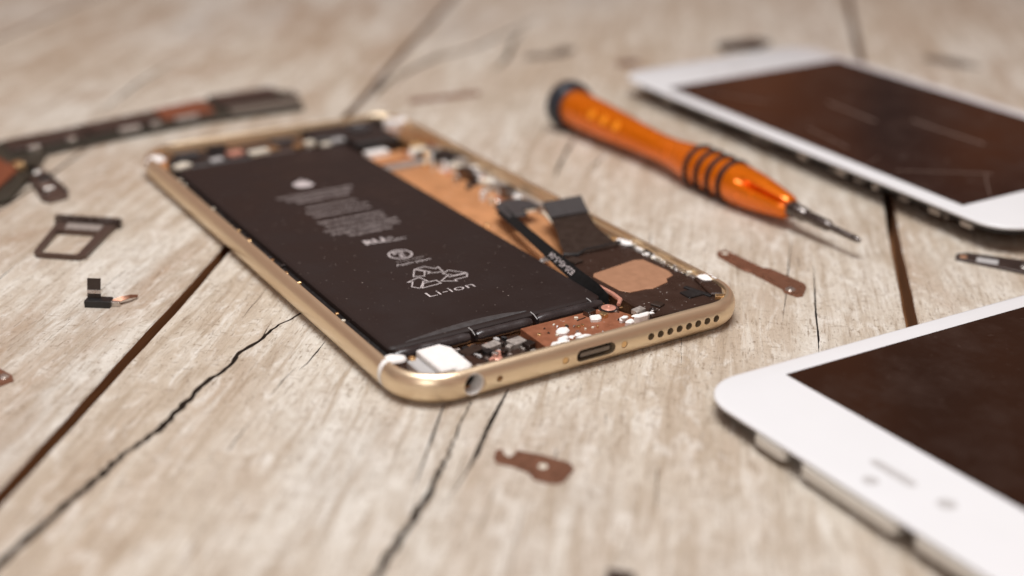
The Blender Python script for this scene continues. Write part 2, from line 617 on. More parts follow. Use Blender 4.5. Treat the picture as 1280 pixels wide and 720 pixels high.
# many fine splits that follow the grain
qc = random.Random(41)
for pi_, n_, x0_, x1_, y0_, y1_ in ((2, 46, -60, 130, -60, 90), (1, 26, -70, 10, 40, 200), (3, 12, 115, 190, -30, 40), (2, 16, 80, 190, 80, 260)):
    for _ in range(n_):
        x_, y_ = qc.uniform(x0_, x1_), qc.uniform(y0_, y1_)
        v_ = -sn * x_ + cs * y_
        ln_ = qc.uniform(4, 22)
        u_ = cs * x_ + sn * y_
        lo_ = gap_line(pi_ + 1, u_) + 4
        hi_ = gap_line(pi_, u_) - 4
        if not lo_ < v_ < hi_:
            continue
        a_ = REF + qc.uniform(-0.05, 0.05)
        h_ = qc.choice([0.04, 0.05, 0.06, 0.08, 0.11])
        n2 = max(3, int(ln_ / 3))
        L_ = [(x_ + math.cos(a_) * ln_ * t / n2 + qc.uniform(-.15, .15), y_ + math.sin(a_) * ln_ * t / n2 + qc.uniform(-.15, .15)) for t in range(n2 + 1)]
        crack_px[pi_].append((L_, [0.012] + [h_ * qc.uniform(.5, 1.2) for _ in range(n2 - 1)] + [0.012]))


def wobble(s, seed):
    return 0.18 * math.sin(s * 0.043 + seed) + 0.1 * math.sin(s * 0.117 + 2.1 * seed) + 0.05 * math.sin(s * 0.41 + 3.3 * seed)


for i in range(len(gaps) - 1):
    s0, s1 = -520.0, 1150.0
    N = 220
    top, bot = [], []
    for k in range(N + 1):
        s = s0 + (s1 - s0) * k / N
        hi = gap_line(i, s) - GAPW[i] / 2 + wobble(s, i + 1)
        lo = gap_line(i + 1, s) + GAPW[i + 1] / 2 + wobble(s, i + 1.7)
        top.append((s, hi))
        bot.append((s, lo))
    P = bot + top[::-1]
    Pi = inset_poly(P, 0.22)
    V, F = loft([[(x, y, -24) for x, y in P], [(x, y, -0.25) for x, y in P], [(x, y, 0) for x, y in Pi]])
    me = tomesh('plank', V, F)
    if i in crack_px:
        cut = []
        for line, hw in crack_px[i]:
            q = random.Random(len(line) * 7 + int(line[0][0]))
            pts, ws = [], []
            for a in range(len(line) - 1):
                steps = max(2, int((Vector(line[a + 1]) - Vector(line[a])).length / 1.3))
                for b in range(steps):
                    t = b / steps
                    p = Vector(line[a]).lerp(Vector(line[a + 1]), t)
                    pts.append(Vector(to_local(p.x, p.y)) + (Vector((0, q.uniform(-1, 1) * (0.28 if hw[-2] > 0.5 else 0.05))) if a + b else Vector((0, 0))))
                    ws.append((hw[a] * (1 - t) + hw[a + 1] * t) * q.uniform(0.75, 1.25))
            pts.append(Vector(to_local(*line[-1])))
            ws.append(hw[-1])
            V, F = [], []
            n = len(pts)
            for j, p in enumerate(pts):
                w = max(0.015, ws[j])
                V += [(p.x, p.y - w * 1.15, 0.3), (p.x, p.y + w * 1.15, 0.3), (p.x, p.y, -0.6 - 5.0 * w)]
            for j in range(n - 1):
                for a in range(3):
                    b = (a + 1) % 3
                    F.append((j * 3 + a, j * 3 + b, j * 3 + 3 + b, j * 3 + 3 + a))
            F += [(0, 1, 2), (n * 3 - 3, n * 3 - 2, n * 3 - 1)]
            cut.append((V, F))
        me = boolean_cut(me, cut)
    o = link('plank', me, [WOOD, RAW, CRACK], table, smooth=False)
    o.rotation_euler = (0, 0, REF)
    o['tan'] = [0.95, 1.0, 0.55, 0.8, 0.6, 0.6, 0.6][i]
    for p in me.polygons:
        zlo = min(me.vertices[v].co.z for v in p.vertices)
        zhi = max(me.vertices[v].co.z for v in p.vertices)
        p.material_index = 0 if zlo > -0.0004 or p.normal.z > 0.9 else (1 if zlo < -0.02 or zhi < -0.02 else 2)

gb = prism('gap_floor', [(-520, -900), (1150, -900), (1150, 700), (-520, 700)], -22, -7.5, RAW, table)
gb.rotation_euler = (0, 0, REF)

# ------------------------------------------------------------------ the opened phone
phone = tag(empty('opened_phone'), 'opened gold phone with its black battery and parts exposed, lying on the planks', 'phone')
PW, PL, PR = 77.8, 158.1, 10.5
PROF = [(3.6, 0.0), (2.4, 0.1), (1.5, 0.4), (0.8, 0.95), (0.3, 1.7), (0.05, 2.6), (0.0, 3.4), (0.07, 4.1), (0.27, 4.8), (0.62, 5.4), (1.05, 5.8), (1.5, 6.0),
        (1.85, 6.0), (2.0, 5.85), (2.05, 5.1), (2.75, 5.05), (2.8, 4.9), (2.8, 1.4)]


def phone_ring(ins, z):
    return [(x + PW / 2, y + PL / 2, z) for x, y in rrect(PW - 2 * ins, PL - 2 * ins, PR - ins, 12, 60, 24)]


V, F = loft([phone_ring(a, z) for a, z in PROF])
me = tomesh('shell', V, F)


def ycyl(x, z, r, y0, y1, n=18, sx=1.0):
    rings = [[(x + sx * r * math.cos(2 * math.pi * j / n), y, z + r * math.sin(2 * math.pi * j / n)) for j in range(n)] for y in (y0, y1)]
    return loft(rings)


ZC = 3.25
cut = []
HX = [51.35 + 2.28 * k for k in range(8)]
for hx in HX:
    cut.append(ycyl(hx, ZC + 0.1, 0.74, -1, 2.2))
P = [(x + 38.7, z + ZC) for x, z in rrect(8.7, 2.4, 1.19, 8)]
cut.append(loft([[(x, -1, z) for x, z in P], [(x, 2.4, z) for x, z in P]]))
cut.append(ycyl(12.9, ZC, 2.15, -1, 4.3, 28))
cut.append(ycyl(17.9, ZC, 0.62, -1, 1.6, 14))
cut.append(ycyl(31.9, ZC, 0.72, -1, 0.35, 16))
cut.append(ycyl(45.1, ZC, 0.72, -1, 0.35, 16))
me = boolean_cut(me, cut)
link('shell', me, GOLD, phone, sharp=38)
# plugs inside the openings
for hx in HX:
    V, F = ycyl(hx, ZC + 0.1, 0.735, 1.3, 2.1, 12)
    link('speaker_mesh', tomesh('speaker_mesh', V, F), BLACK, phone)
V, F = ycyl(31.9, ZC, 0.6, 0.12, 0.33, 12)
link('bottom_screw', tomesh('bottom_screw', V, F), GOLDCONT, phone)
V, F = ycyl(45.1, ZC, 0.6, 0.12, 0.33, 12)
link('bottom_screw', tomesh('bottom_screw', V, F), GOLDCONT, phone)
P = [(x + 38.7, z + ZC) for x, z in rrect(8.66, 2.36, 1.17, 8)]
V, F = loft([[(x, 1.5, z) for x, z in P], [(x, 2.3, z) for x, z in P]])
lp = link('charging_port', tomesh('charging_port', V, F), BLACK, phone)
V, F = loft([[(x + 38.7, 0.45, z + ZC) for x, z in rrect(6.6, 0.8, 0.2, 3)], [(x + 38.7, 1.6, z + ZC) for x, z in rrect(6.6, 0.8, 0.2, 3)]])
link('contact_tongue', tomesh('contact_tongue', V, F), GREYPLATE, lp)
# white liner of the round audio socket
ring = []
for rr, yy in ((2.14, 0.62), (1.86, 0.62), (1.82, 4.4), (2.14, 4.4)):
    ring.append([(12.9 + rr * math.cos(2 * math.pi * j / 28), yy, ZC + rr * math.sin(2 * math.pi * j / 28)) for j in range(28)])
V, F = loft(ring + [ring[0]], False, False)
jl = link('audio_socket_ring', tomesh('audio_socket_ring', V, F), WHITEPL, phone)
V, F = ycyl(12.9, ZC, 1.9, 3.6, 4.35, 20)
link('socket_bottom', tomesh('socket_bottom', V, F), BLACK, jl)

# antenna bands across the rim
BP = [(a - 0.045 if a < 3 else a, z + (0.03 if z > 5.5 else 0)) for a, z in PROF[1:14]]


def band(side, y0, y1):
    V, F = [], []
    n = len(BP)
    for y in (y0, y1):
        for a, z in BP:
            V.append((a if side < 0 else PW - a, y, z))
    for j in range(n - 1):
        F.append((j, j + 1, n + j + 1, n + j))
    return link('antenna_band', tomesh('antenna_band', V, F), WHITEPL, phone)


for sd in (-1, 1):
    band(sd, 10.9, 12.2)
    band(sd, 146.2, 147.5)

# chassis floor
prism('chassis_floor', [(x + PW / 2, y + PL / 2) for x, y in rrect(PW - 5.8, PL - 5.8, 7, 8)], 1.41, 1.6, INGOLD, phone)

# battery -----------------------------------------------------------
BX0, BX1, BY0, BY1, BZ = 5.1, 52.6, 17.6, 138.3, 4.75
bw, bl = BX1 - BX0, BY1 - BY0
bcx, bcy = (BX0 + BX1) / 2, (BY0 + BY1) / 2


def bring(ins, z):
    return [(x + bcx, y + bcy, z) for x, y in rrect(bw - 2 * ins, bl - 2 * ins, max(0.4, 1.6 - ins), 5, 10, 24)]


V, F = loft([bring(0.3, 1.65), bring(0, 2.0), bring(0, 3.9), bring(0.12, 4.35), bring(0.5, 4.65), bring(1.1, BZ)])
battery = link('battery', tomesh('battery', V, F), FILM, phone)
# rolled near end: two padded folds
for x0, x1, y, zz, rr in ((BX0 + 0.7, 21.5, 17.1, 3.35, 1.12), (22.9, 35.2, 17.0, 3.3, 1.15), (36.6, 51.9, 17.1, 3.4, 1.12)):
    n = 14
    pth = [(x0 + (x1 - x0) * k / n, y + 0.06 * math.sin(k * 1.7 + x0), zz) for k in range(n + 1)]
    V, F = tube(pth, [rr * (0.75 if k in (0, n) else 1) for k in range(n + 1)], 14)
    link('end_roll', tomesh('end_roll', V, F), FILMGLOSS, battery, sharp=60)
# loose film flap curling on the near end of the top
rows = []
for k in range(25):
    t = k / 24
    x = 9.0 + 26.5 * t
    w = 2.6 * math.sin(math.pi * min(1, t * 1.02)) ** 0.6 * (0.5 + 0.5 * t) + 0.05
    rows.append([(x, 18.7 + 0.4 * t, BZ + 0.02), (x, 18.7 + 0.4 * t + w * 0.5, BZ + 0.10 + 0.10 * t), (x, 18.7 + 0.4 * t + w, BZ + 0.03)])
V, F = [], []
for r_ in rows:
    V += r_
for k in range(24):
    for a in range(2):
        F.append((k * 3 + a, k * 3 + 3 + a, k * 3 + 4 + a, k * 3 + 1 + a))
link('film_flap', tomesh('film_flap', V, F), GREYCAP, battery, sharp=60)
for x in (22.1, 36.0, 49.2):
    V, F = tube([(x, 18.4, BZ + 0.04), (x + 0.1, 17.3, BZ - 0.12), (x + 0.25, 16.3, BZ - 0.75)], 0.09, 6)
    link('seam_thread', tomesh('seam_thread', V, F), GREYPL, battery)
# ragged black adhesive between battery and rim
q = random.Random(3)
P = [(2.85, 16)] + [(2.85, 139)] + [(5.2, 139), (5.2, 16)]
prism('adhesive_strip', P, 1.6, 3.4, BLACK, phone)
for k in range(34):
    y = 22 + k * 3.4 + q.uniform(-0.8, 0.8)
    if q.random() < 0.55:
        box('adhesive_crumb', 2.9 + q.uniform(-0.5, 0.5), y, 5.0, q.uniform(0.4, 0.9), q.uniform(0.4, 1.4), q.uniform(0.3, 0.75),
            q.choice([BLACK, BLACK, GOLDCONT, CREAM]), phone, q.uniform(0, 3))

PZ = BZ + 0.025
text_mesh('lettering', 'Li-ion', 27.9, 35.6, PZ, 3.3, PRINT, battery, width=10.6, bold=-0.03)
arm1 = [(-0.39, 0.325), (-0.139, 0.76), (0.0, 0.48), (-0.165, 0.195)]
arm2 = [(-0.10, 0.79), (0.139, 0.78), (0.294, 0.49), (0.40, 0.55), (0.33, 0.17), (-0.01, 0.31), (0.085, 0.37), (0.02, 0.50)]
L = []
for kk in range(3):
    c, s = math.cos(kk * 2.0944 + 0.08), math.sin(kk * 2.0944 + 0.08)
    for A in (arm1, arm2):
        L.append([(28.4 + 9.0 * (c * x - s * y), 43.3 + 7.3 * (s * x + c * y)) for x, y in A])
strokes('recycling_symbol', L, 0.24, PZ, PRINT, battery)
circ = lambda cx, cy, r: [(cx + r * math.cos(t * math.pi / 16), cy + r * math.sin(t * math.pi / 16)) for t in range(32)]
strokes('safety_mark', [circ(28.0, 57.8, 2.5)], 0.36, PZ, PRINT, battery)
text_mesh('lettering', 'PS', 27.9, 58.8, PZ, 2.0, PRINT, battery, width=2.4, bold=0.03)
text_mesh('lettering', 'E', 28.0, 56.8, PZ, 2.0, PRINT, battery, width=1.2, bold=0.03)
text_mesh('lettering', 'Li-ion 3.82V', 28.6, 54.2, PZ, 1.2, PRINTDIM, battery, width=6.5)
text_mesh('lettering', 'Apple Japan', 28.4, 52.5, PZ, 1.35, PRINT, battery, width=8.2)
ul = text_mesh('lettering', 'RU', 26.6, 67.4, PZ, 3.6, PRINT, battery, width=4.8, bold=0.09)
text_mesh('lettering', 'US', 30.2, 67.6, PZ, 1.7, PRINT, battery, width=1.6)
text_mesh('lettering', 'MH29075', 31.0, 66.0, PZ, 1.4, PRINT, battery, width=5.0)
rowsT = [(104.2, 19.5, 'Li-ion Polymer Battery Rechargeable'), (101.6, 17.0, 'Limited Charge Voltage 4.35V 3.82V'), (99.2, 13.5, '2915mAh 11.1Whr'),
         (94.6, 13.0, 'Authorized Service Provider Only'), (91.2, 15.5, 'Potential for fire or burning. Do not'), (88.4, 14.5, 'disassemble, puncture, crush, heat, or burn'),
         (84.0, 16.0, 'Replace only with an authorized battery'), (81.2, 15.0, 'Do not discard in normal trash'), (78.4, 18.0, 'Li-ion battery must be recycled or disposed'),
         (76.0, 17.0, 'of properly. Assembled in China'), (73.6, 10.5, 'No part number 616')]
for y, w, t in rowsT:
    text_mesh('lettering', t, 28.6, y, PZ, 2.3, PRINTDIM, battery, width=w, bold=0.05)
# fruit-shaped emblem
E_ = []
for k in range(40):
    t = 2 * math.pi * k / 40 + math.pi / 2
    r = 2.55 * (1 - 0.14 * math.exp(-((t - math.pi / 2) % (2 * math.pi)) ** 2 * 6) - 0.1 * math.exp(-(((t - 3 * math.pi / 2 + math.pi) % (2 * math.pi)) - math.pi) ** 2 * 10))
    x, y = r * math.cos(t), 1.02 * r * math.sin(t)
    dx, dy = x - 3.0, y - 0.5
    dd = math.hypot(dx, dy)
    if dd < 1.25:
        x, y = 3.0 + dx / dd * 1.25, 0.5 + dy / dd * 1.25
    E_.append((28.6 + x, 111.3 + y))
V = [(28.4, 111.3, PZ)] + [(x, y, PZ) for x, y in E_]
F = [(0, 1 + k, 1 + (k + 1) % 40) for k in range(40)]
k0 = len(V)
V += [(28.7 + a, 113.9 + 0.8 * b, PZ) for a, b in ((0, 0), (0.7, 0.25), (1.0, 1.0), (0.95, 1.5), (0.3, 1.15), (0.0, 0.6))]
F.append(tuple(range(k0, k0 + 6)))
link('emblem', tomesh('emblem', V, F), PRINT, battery, smooth=False)

# battery cable: black strip on edge from the battery's corner to its connector flag
pth = [((53.9, 17.4, 3.6), (0.1, 0.25, 1)), ((53.7, 22.0, 4.6), (0.5, 0, 1)), ((53.6, 28.0, 5.0), (0.8, 0.1, 0.85)), ((54.4, 36.0, 5.5), (0.8, 0.1, 0.8)),
       ((55.8, 45.0, 5.7), (1, 0.1, 0.55)), ((57.4, 54.0, 5.6), (1, 0.1, 0.5)), ((59.0, 62.0, 5.4), (1, 0, 0.4)), ((60.4, 69.5, 5.3), (1, 0, 0.3))]
V, F = ribbon(pth, [2.4, 2.6, 2.9, 2.7, 2.5, 2.4, 2.5, 2.8], 0.3)
cable = link('battery_cable', tomesh('battery_cable', V, F), FLEXBLK, battery)
cd_ = (Vector((55.8, 45.0, 5.7)) - Vector((53.6, 28.0, 5.2))).normalized()
ca_ = Vector((0.8, 0.1, 0.82)).normalized()
cn_ = ca_.cross(cd_).normalized()
ca_ = cd_.cross(cn_)
tm_ = Matrix((cd_, -ca_, cn_)).transposed()
tp_ = Vector((54.3, 34.6, 5.40)) + cn_ * 0.24
text_mesh('cable_number', '820-4545-04', tp_.x, tp_.y, tp_.z, 1.9, PRINT, cable, width=11.0, rot=tm_.to_euler())
bc = prism('battery_connector', [(59.0, 64.0), (63.2, 63.0), (64.6, 66.8), (69.2, 66.6), (69.6, 70.5), (67.8, 73.6), (63.2, 74.0), (60.0, 71.8)], 5.2, 5.75, GREYCAP, battery, ch=0.15)
box('connector_foot', 63.5, 68.5, 4.2, 3.4, 6.0, 1.0, BLACK, bc)
# thin pink strip beside the lower end of the cable, and its little clip
V, F = tube([(54.9, 30, 4.2), (55.1, 24, 4.4), (55.3, 18, 4.5), (54.9, 14.8, 4.5), (53.6, 13.6, 4.2)], [0.4, 0.5, 0.5, 0.5, 0.4], 8)
link('cable_strip', tomesh('cable_strip', V, F), PINK, phone)

# loudspeaker --------------------------------------------------------
sp = prism('loudspeaker', [(55.6, 5.2), (66, 4.2), (72.6, 4.4), (74.2, 8.5), (74.4, 15), (73.7, 26), (73.4, 39.0), (66, 39.8), (59.4, 40.6), (57.2, 38.4), (56.0, 33), (55.4, 20)],
           1.62, 4.75, DARK, phone, ch=0.35)
P = [(56.6, 26.6), (57.6, 27.8), (69.4, 29.6), (71.2, 28.8), (72.0, 21.0), (71.4, 18.9), (69.0, 18.0), (68.2, 16.6), (63.6, 15.4), (62.2, 15.9), (60.4, 16.0), (58.4, 16.2), (57.0, 18.2)]
prism('speaker_plate', P, 4.752, 4.93, BRONZE, sp, ch=0.06)
for k, (x, y, w, l, h, m) in enumerate([(68.6, 9.4, 3.6, 3.2, 0.3, BLACK), (58, 35.5, 2.6, 3, 0.5, FLEX), (59.4, 8.6, 2.0, 2.2, 0.4, FLEX)]):
    box('speaker_boss', x, y, 4.76, w, l, h, m, sp, 0.2 * k)
V, F = tube([(57.6, 39.4, 5.0), (60.5, 37.8, 5.1), (63.5, 39.2, 5.15), (67.5, 39.0, 5.1), (72.8, 39.4, 5.0)], 0.42, 8)
link('speaker_seam', tomesh('speaker_seam', V, F), BLACK, sp)

# antenna flex folded over the speaker, with charcoal stiffener end
pth = [((64.6, 38.0, 5.0), (1, 0, 0)), ((65.6, 43.0, 5.5), (1, 0, 0)), ((67.8, 49.0, 5.8), (1, -0.05, 0)), ((70.4, 55.5, 6.2), (1, -0.08, 0)), ((72.0, 59.8, 6.6), (1, -0.08, 0))]
V, F = ribbon(pth, [13.6, 12.4, 10.2, 9.6, 9.4], 0.22)
fx = link('antenna_flex', tomesh('antenna_flex', V, F), FLEX, phone)
V, F = ribbon([((70.5, 55.7, 6.55), (1, -0.08, 0)), ((71.6, 58.8, 6.95), (1, -0.08, 0.02)), ((73.2, 63.0, 7.6), (1, -0.08, 0.02))], [9.9, 10.0, 10.2], 0.65)
link('stiffener', tomesh('stiffener', V, F), GREYCAP, fx)
V, F = tube([(66.4, 60.8, 6.5), (65.5, 54.5, 5.6), (63.6, 48.5, 5.3), (60.5, 42.5, 5.0)], 0.28, 8)
link('flex_edge', tomesh('flex_edge', V, F), CREAM, fx)

# corner cap, near right
cp = prism('corner_cap', [(71.2, 6.6), (73.6, 14.6), (76.0, 15.0), (76.0, 11.6), (75.2, 8.0), (73.2, 5.4)], 3.2, 5.5, DARK, phone, ch=0.25)
blob('sealant_blob', 75.6, 13.4, 5.4, 1.5, 1.9, 0.6, WHITEGLUE, phone, 4)
prism('corner_clip', [(71.0, 5.0), (73.0, 4.2), (73.8, 5.0), (72.0, 6.2)], 4.4, 5.4, GOLDCONT, phone)
box('corner_slot', 70.4, 9.6, 4.76, 1.0, 6.6, 0.35, BLACK, phone, 0.28)

# near end: audio block, connectors, flex plate -----------------------
ab = prism('audio_jack_block', [(8.9, 5.0), (14.9, 4.6), (15.1, 12.2), (13.7, 14.6), (8.9, 14.4)], 1.62, 5.1, WHITEPL, phone, ch=0.3)
prism('audio_jack_side', [(6.1, 6.2), (8.7, 5.4), (8.7, 13.6), (6.3, 13.2)], 1.62, 4.2, GREYPL, phone, ch=0.3)
screw(7.3, 13.0, 4.2, 0.75, phone, GOLDCONT)
# white corner sealant wrapping over the rim
blob('sealant_blob', 3.7, 13.0, 4.9, 2.0, 1.7, 0.95, WHITEGLUE, phone, 9)
prism('lower_flex_board', [(5.5, 4.6), (31, 4.0), (31, 15.2), (5.5, 15.2)], 1.62, 2.6, DARK, phone, ch=0.1)
prism('copper_flex_plate', [(31.4, 4.0), (53.4, 4.0), (53.6, 9.6), (51.6, 14.9), (31.6, 15.0)], 1.62, 3.7, COPPERFLEX, phone, ch=0.1)
for x, y, w, l, z, h, m, rz in [(19.0, 12.2, 4.2, 2.4, 2.6, .9, FLEX, .3), (21.5, 10.2, 1.6, 1.6, 2.6, 1.1, BLACK, .1), (23.6, 12.4, 3.4, 2.0, 2.6, .9, DULLSILVER, .2),
                                (26.0, 10.0, 1.3, 1.1, 2.6, 1.0, DULLSILVER, .5), (24.4, 9.2, 1.2, 1.0, 2.6, .9, STEEL, .4), (28.4, 11.2, 3.2, 2.6, 2.6, 1.0, DULLSILVER, .1),
                                (29.4, 8.6, 2.0, 1.8, 2.6, 1.4, STEEL, .3), (17.2, 8.4, 3.0, 4.6, 2.6, .8, DARK, .4), (35.6, 6.4, 3.0, 1.6, 3.7, 1.0, WHITEPL, .3), (39.2, 5.2, 3.0, 1.3, 3.7, 1.2, WHITEPL, -.1),
                                (33.0, 4.9, 2.4, 1.5, 3.7, 1.4, WHITEPL, .1), (37.4, 9.2, 2.8, 2.2, 3.7, .8, WHITEPL, .45), (46.2, 11.0, 2.4, 2.0, 3.7, .8, WHITEPL, .25),
                                (46.6, 13.6, 2.2, 1.6, 3.7, 1.0, STEEL, .2), (48.4, 11.4, 1.2, 1.6, 3.7, .8, GOLDCONT, .3), (41.4, 9.8, .7, .7, 3.7, .4, GOLDCONT, .3),
                                (43.6, 8.2, .5, .5, 3.7, .3, CREAM, .3), (39.8, 11.6, .5, .9, 3.7, .3, GOLDCONT, .3), (44.0, 12.6, 2.4, .3, 3.7, .15, DARK, .2),
                                (53.6, 6.0, 3.4, 1.2, 3.7, 1.5, WHITEPL, .1), (50.4, 5.6, 1.8, 1.4, 3.7, 1.5, WHITEPL, .4), (50.6, 8.0, 2.2, 1.2, 3.7, 1.2, WHITEPL, .5), (54.4, 8.2, 2.6, 1.6, 4.4, .9, DULLSILVER, .2)]:
    if m is WHITEPL:   # broken, irregular white plastic
        n_ = q.randint(6, 9)
        P = []
        for t_ in range(n_):
            a_ = 2 * math.pi * t_ / n_ + q.uniform(-.25, .25)
            u_, v_ = 0.62 * w * math.cos(a_) * q.uniform(.7, 1.1), 0.62 * l * math.sin(a_) * q.uniform(.7, 1.1)
            P.append((x + math.cos(rz) * u_ - math.sin(rz) * v_, y + math.sin(rz) * u_ + math.cos(rz) * v_))
        prism('white_fragment', P, z, z + h * q.uniform(.6, 1.0), m, phone, ch=.22)
        continue
    box('connector' if l > 1.5 else 'solder_pad', x, y, z, w, l, h, m, phone, rz)
screw(22.2, 8.2, 2.6, 1.05, phone, PINK)
sw = screw(51.4, 13.9, 3.75, 1.5, phone, PINK)
lathe('washer', [(0, 2.0), (0.3, 2.0), (0.35, 1.5)], STEEL, phone, 20, loc=(51.4, 13.9, 3.6))
for k in range(9):
    blob('sealant_blob', 33 + q.uniform(0, 6), 4.3 + q.uniform(0, 1.6), 4.6, q.uniform(.4, 1.1), q.uniform(.3, .6), q.uniform(.15, .35), WHITEGLUE, phone, 20 + k)
for k in range(6):
    blob('sealant_blob', 49.6 + q.uniform(0, 7), 5.2 + q.uniform(0, 2.2), 4.7, q.uniform(.4, 1.1), q.uniform(.3, .6), q.uniform(.15, .35), WHITEGLUE, phone, 40 + k)
screw(56.8, 6.8, 4.9, 0.8, phone, STEEL)

# right-hand rail: clips, brackets and foam along the wall -------------
prism('side_rail', [(73.2, 40.5), (75.0, 40.5), (75.0, 128), (73.8, 128)], 1.62, 3.3, DULLSILVER, phone, ch=0.2)
q2 = random.Random(12)
y = 16.5
while y < 40:
    w = q2.uniform(0.6, 1.1)
    l = q2.uniform(1.4, 3.2)
    box('rail_clip', 74.6 + q2.uniform(-.15, .25), y + l / 2, 3.2, w, l, q2.uniform(1.2, 2.0), q2.choice([SILVER, CREAM, DULLSILVER, WHITEPL, BLACK]), phone, q2.uniform(-.12, .12))
    y += l + q2.uniform(.1, .8)
blob('sealant_blob', 73.8, 39.2, 4.8, 1.1, 2.2, 0.6, WHITEGLUE, phone, 61)
y = 58.0
while y < 126:
    w, l, h = q2.uniform(1.0, 3.4), q2.uniform(1.6, 5.0), q2.uniform(0.6, 3.0)
    m = q2.choice([DULLSILVER, CREAM, DARK, SILVER, GOLDCONT, BLACK, GREYPLATE, WHITEPL, STEEL])
    box('rail_bracket', 72.8 - w / 2 + q2.uniform(-1.4, 1.6), y, 1.62, w, l, h, m, phone, q2.uniform(-.3, .3))
    y += l * 0.8 + q2.uniform(0, 1.4)
for x, y, r in ((66.5, 79, 1.0), (69.5, 92, 1.1), (68.4, 84, .8), (60.6, 56, .7), (57.2, 70.5, .7), (70.4, 104, 1.1), (58.6, 47, .8)):
    screw(x, y, 1.62, r, phone, q2.choice([GOLDCONT, SILVER]), 'standoff')
blob('sealant_blob', 71.8, 100.6, 2.6, 1.3, 3.0, 1.5, WHITEGLUE, phone, 70)
blob('sealant_blob', 70.6, 75.2, 1.62, 3.0, 2.2, 1.3, CREAM, phone, 71)
blob('sealant_blob', 55.8, 43.5, 2.6, 1.3, 0.8, 0.8, WHITEGLUE, phone, 72)
box('side_button_block', 71.6, 115.6, 1.62, 4.2, 7.0, 3.4, BLACK, phone, .06)
box('side_button_block', 72.8, 110.4, 1.62, 3.0, 3.0, 3.0, DULLSILVER, phone, .1)
prism('board_ledge', [(54, 118), (73, 119), (73, 122.5), (54, 121.5)], 1.62, 2.3, DULLSILVER, phone, ch=.1)
prism('upper_plate', [(53.4, 122.8), (66, 123.4), (66, 131), (53.4, 131)], 1.62, 2.6, INGOLD, phone, ch=.1)

q3 = random.Random(77)
for k in range(46):
    yb = q3.uniform(42, 126)
    box('circuit_component', q3.uniform(65.5, 74) if yb > 66 else q3.uniform(72.4, 74.4), yb, 1.62, q3.uniform(.5, 2.0), q3.uniform(.5, 2.4), q3.uniform(.5, 2.6),
        q3.choice([SILVER, CREAM, DARK, DULLSILVER, GOLDCONT, BLACK, WHITEPL, PINK]), phone, q3.uniform(0, 3))
for k in range(44):
    box('circuit_component', q3.uniform(16.5, 30.5), q3.uniform(5.6, 14.2), 2.61, q3.uniform(.4, 1.3), q3.uniform(.4, 1.5), q3.uniform(.3, 1.1),
        q3.choice([SILVER, DARK, DULLSILVER, STEEL, BLACK, GREYPL, PINK]), phone, q3.uniform(0, 3))
for k in range(26):
    box('circuit_component', q3.uniform(33, 54), q3.uniform(4.6, 14), 3.7, q3.uniform(.25, .8), q3.uniform(.25, .9), q3.uniform(.15, .5),
        q3.choice([SILVER, WHITEPL, GOLDCONT, DARK, CREAM]), phone, q3.uniform(0, 3))
for k in range(22):
    box('circuit_component', q3.uniform(73.9, 75.2), q3.uniform(15, 40), 4.4, q3.uniform(.4, 1.1), q3.uniform(.4, 1.8), q3.uniform(.3, .9),
        q3.choice([SILVER, CREAM, DULLSILVER, BLACK, WHITEPL]), phone, q3.uniform(0, 3))

# far end: dark modules, contacts --------------------------------------
prism('upper_module', [(5.4, 139.6), (26, 139.6), (26, 149.5), (12, 151.6), (7.0, 150.0), (5.4, 146)], 1.62, 4.4, BLACK, phone, ch=.3)
prism('upper_module', [(27, 141.5), (44, 141.0), (44, 151.6), (27, 151.6)], 1.62, 4.0, SHIELD, phone, ch=.3)
prism('rear_camera_module', [(53.6, 133.4), (66.4, 133.0), (67.2, 151.8), (45.6, 152.4), (45.6, 142.4), (53.4, 141.8)], 1.62, 5.6, BLACK, phone, ch=.4)
lathe('camera_lens', [(0, 3.4), (.5, 3.4), (.6, 2.6), (.2, 2.2)], GREYCAP, phone, 28, loc=(60.4, 146.4, 5.55))
for x, y, w, l, z, h, m, rz in [(7.4, 139.8, 4.4, 3.0, 4.4, .8, CREAM, .5), (11.6, 148.6, 6, 3, 4.4, .7, GREYCAP, .0), (20.4, 150.2, 5, 2.6, 4.4, .9, BLACK, .1), (23.0, 143.4, 4.2, 3.2, 4.4, .9, PINK, .2),
                                (29.2, 142.6, 5.4, 2.8, 4.0, .9, CREAM, .1), (33.6, 143.8, 3.2, 2.4, 4.0, .8, GOLDCONT, .2), (17.0, 141.0, 3.4, 2, 4.4, .6, GREYPL, .2), (38.5, 149.0, 6, 3, 4.0, .8, GREYCAP, 0),
                                (40.6, 142.4, 3.2, 2.4, 4.0, .9, GOLDCONT, .2), (44.0, 143.0, 2.6, 2.6, 4.0, 1.1, CREAM, .3), (47.6, 140.2, 2.6, 2.0, 4.0, .9, CREAM, .1), (51.2, 140.4, 4.0, 1.6, 4.6, .8, GREYPL, .1),
                                (57.6, 129.4, 6.4, 3.2, 2.6, 1.4, WHITEPL, .05), (70.0, 134.2, 5.6, 11.0, 1.62, 3.2, GOLDCONT, .05), (69.6, 127.0, 5.4, 3.2, 1.62, 2.0, CREAM, .05),
                                (72.4, 149.0, 3.2, 5.0, 3.0, 2.6, WHITEPL, .5), (64.8, 126.4, 3.0, 2.4, 1.62, 1.2, COPPERFLEX, .1), (68.4, 151.0, 2.4, 3.6, 3.0, 3.0, BLACK, .0)]:
    box('upper_connector', x, y, z, w, l, h, m, phone, rz)
screw(66.8, 136.4, 4.9, 1.15, phone, SILVER)
blob('sealant_blob', 3.2, 147.2, 5.2, 1.7, 2.6, 1.0, WHITEGLUE, phone, 81)
